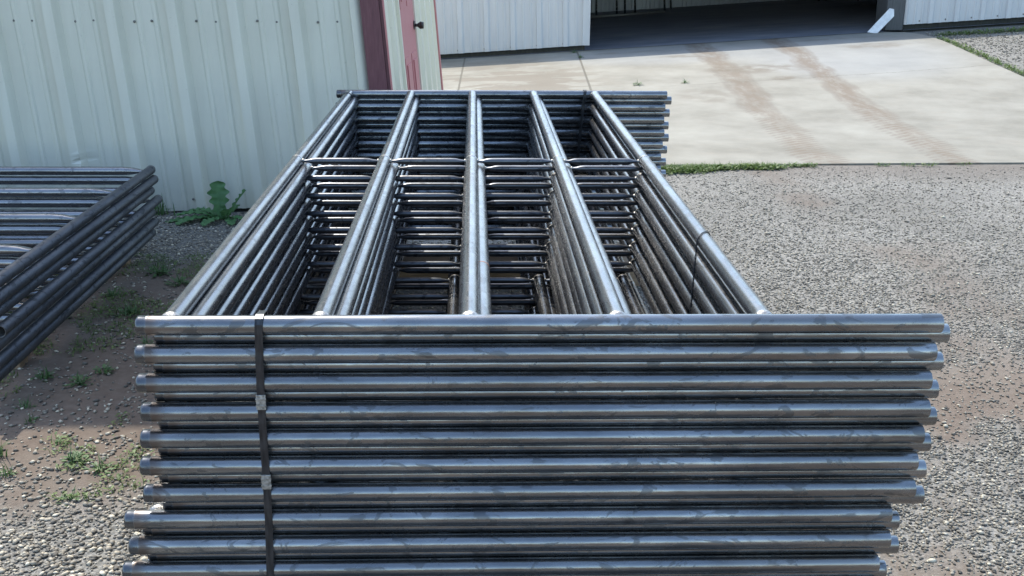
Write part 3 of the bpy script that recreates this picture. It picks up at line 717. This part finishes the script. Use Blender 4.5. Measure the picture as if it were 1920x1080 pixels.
for k in range(26): y = 10.0+k*.13; patch(gm, 6.98+.03*random.random(), y, .07, .07, 50, .03, .08, ground_z, .4)
for k in range(14): patch(gm, 7.15+.09*k, 13.6+.02*random.random(), .13, .12, 60, .03, .09, ground_z, .4)
tag(gm.build('grass', M['grass']), 'short green grass and creeping ground cover along the dirt and the concrete edge', 'grass', kind='stuff')

def tuft(x, y, z, s, cntb, cntl, label, group=None, mat='weed'):
    mb = MB(); 
    for _ in range(cntb): blade(mb, (random.gauss(0, s*.15), random.gauss(0, s*.15), 0), random.uniform(.4, 1)*s, random.uniform(.1, .8)*s, random.uniform(0, 2*PI), .045*s+.002)
    for _ in range(cntl):
        a = random.uniform(0, 2*PI); rr = random.random()*s*.6
        small_leaf(mb, (rr*math.cos(a), rr*math.sin(a), random.uniform(.0, .25)*s), random.uniform(.25, .5)*s, random.uniform(.10, .2)*s, a+random.gauss(0, .5), random.uniform(0, .6))
    o = mb.build('weed', M[mat]); o.location = (x, y, z-.003); o.rotation_euler = (0, 0, random.random()*6)
    return tag(o, label, 'weed', group)
G = 'weeds growing on the dirt left of the stack'
for (x, y, s, nb, nl, lab) in (
    (-.92, 2.87, .09, 26, 30, 'leafy weed on the dirt between the two stacks, beside the low stack middle'),
    (-.80, 2.12, .07, 10, 34, 'low leafy weed near the left end of the topmost near post'),
    (-.86, 2.0, .075, 12, 40, 'broad green weed patch just left of the strapped stack posts'),
    (-1.02, 2.06, .07, 16, 26, 'weed below the near end of the low stack bottom post'),
    (-.98, 1.75, .05, 22, 4, 'thin grassy tuft on open brown dirt at far left'),
    (-.91, 1.62, .05, 8, 12, 'small dark sprig on brown dirt above the pale gravel'),
    (-.93, 1.33, .085, 34, 10, 'spiky grass tuft at the left edge where dirt meets gravel'),
    (-.84, 1.20, .06, 18, 10, 'small yellow green tuft low on the gravel at left edge'),
    (-.74, 1.42, .045, 8, 14, 'little sprig on bare dirt in the middle of the left strip'),
    (-.64, 1.27, .07, 14, 40, 'spreading leafy weed beside the lower post ends'),
    (-.54, 1.22, .065, 12, 30, 'fine leaved weed touching the gravel by the lower post ends'),
    (-.57, 1.02, .055, 4, 26, 'flat broad leaved seedling in pale gravel by the post ends'),
    (-.72, 2.45, .06, 6, 24, 'weed tucked behind the left ends of the top posts'),
    (-.95, 3.55, .10, 20, 50, 'large dark weed clump on shaded dirt near the wall gravel'),
    (-.80, 3.35, .09, 14, 44, 'dark weed clump beside the leftmost rail in the shade'),
    (-1.08, 3.15, .07, 10, 30, 'shaded weed beside the low stack bottom post')):
    tuft(x, y, ground_z(x, y), s, nb, nl, lab, G)
tuft(-1.29, 4.86, ground_z(-1.29, 4.86), .16, 26, 6, 'tall thin grass tuft against the green wall behind the low stack')
for (x, y, s, lab) in ((2.55, 10.72, .10, 'flat green weed in the concrete crack, nearer the shed doorway edge'), (3.1, 10.78, .08, 'smaller flat weed further right on the concrete crack'), (2.13, 13.3, .08, 'small weed in the concrete joint near the shed wall corner'), (2.1, 13.95, .09, 'weed at the foot of the shed wall corner')):
    tuft(x, y, slab_z(x, y)+.003, s, 14, 26, lab, 'weeds in the concrete joints')

def lobed_leaf(mb, base, l, wd, az, curve, tilt):
    """long lobed dock / thistle leaf with a midrib, a little cupped"""
    base = Vector(base); N = 26; sdv = Vector((-math.sin(az), math.cos(az), 0)); rows_ = []
    p = base.copy(); t = tilt
    for i in range(N+1):
        u = i/N
        env = (math.sin(PI*min(1, u*.98+.02)))**.45*(.35+.85*u)
        lob = .80+.20*math.sin(u*PI*2*4.5+.5)
        wv = wd*.5*max(.05, env*lob)
        d = Vector((math.cos(az)*math.cos(t), math.sin(az)*math.cos(t), math.sin(t)))
        nr = sdv.cross(d)*-1
        rip = .05*wd*math.sin(u*40)
        rows_ += [p-sdv*wv+nr*(wd*.10+rip), p-sdv*wv*.5+nr*wd*.03, p.copy(), p+sdv*wv*.5+nr*wd*.03, p+sdv*wv+nr*(wd*.10-rip)]
        p = p+d*(l/N); t -= curve/N
    mb.add(rows_, [(5*i+k, 5*i+k+1, 5*i+k+6, 5*i+k+5) for i in range(N) for k in range(4)], 0, True)
dk = empty('dock_weed', (-.86, 4.74, ground_z(-.86, 4.74)-.004), 0, 'large broad lobed green weed growing against the green metal wall', 'weed')
for (l, wd, az, cv, tl, dx) in ((.24, .165, 1.9, .15, 1.42, -.02), (.225, .13, .1, .25, 1.08, .02), (.17, .08, -1.2, .7, .9, 0), (.26, .11, 3.3, .9, .55, -.03), (.28, .12, 3.75, .8, .38, -.03), (.24, .11, 2.7, 1.0, .6, -.02),
      (.22, .10, 4.3, .7, .35, 0), (.16, .08, 5.6, .8, .5, .02), (.13, .07, .9, .6, .9, .02), (.26, .10, 3.45, .5, .2, -.10), (.18, .09, 4.9, .8, .4, .05), (.12, .06, 2.2, .4, 1.2, .01)):
    mb = MB(); lobed_leaf(mb, (dx, 0, .01), l, wd, az, cv, tl); mb.build('leaf', M['dock'], dk)
mb = MB(); mb.path([(0, 0, 0), (.003, -.002, .03), (.006, 0, .06)], .006, 8); mb.build('stem', M['dock'], dk)
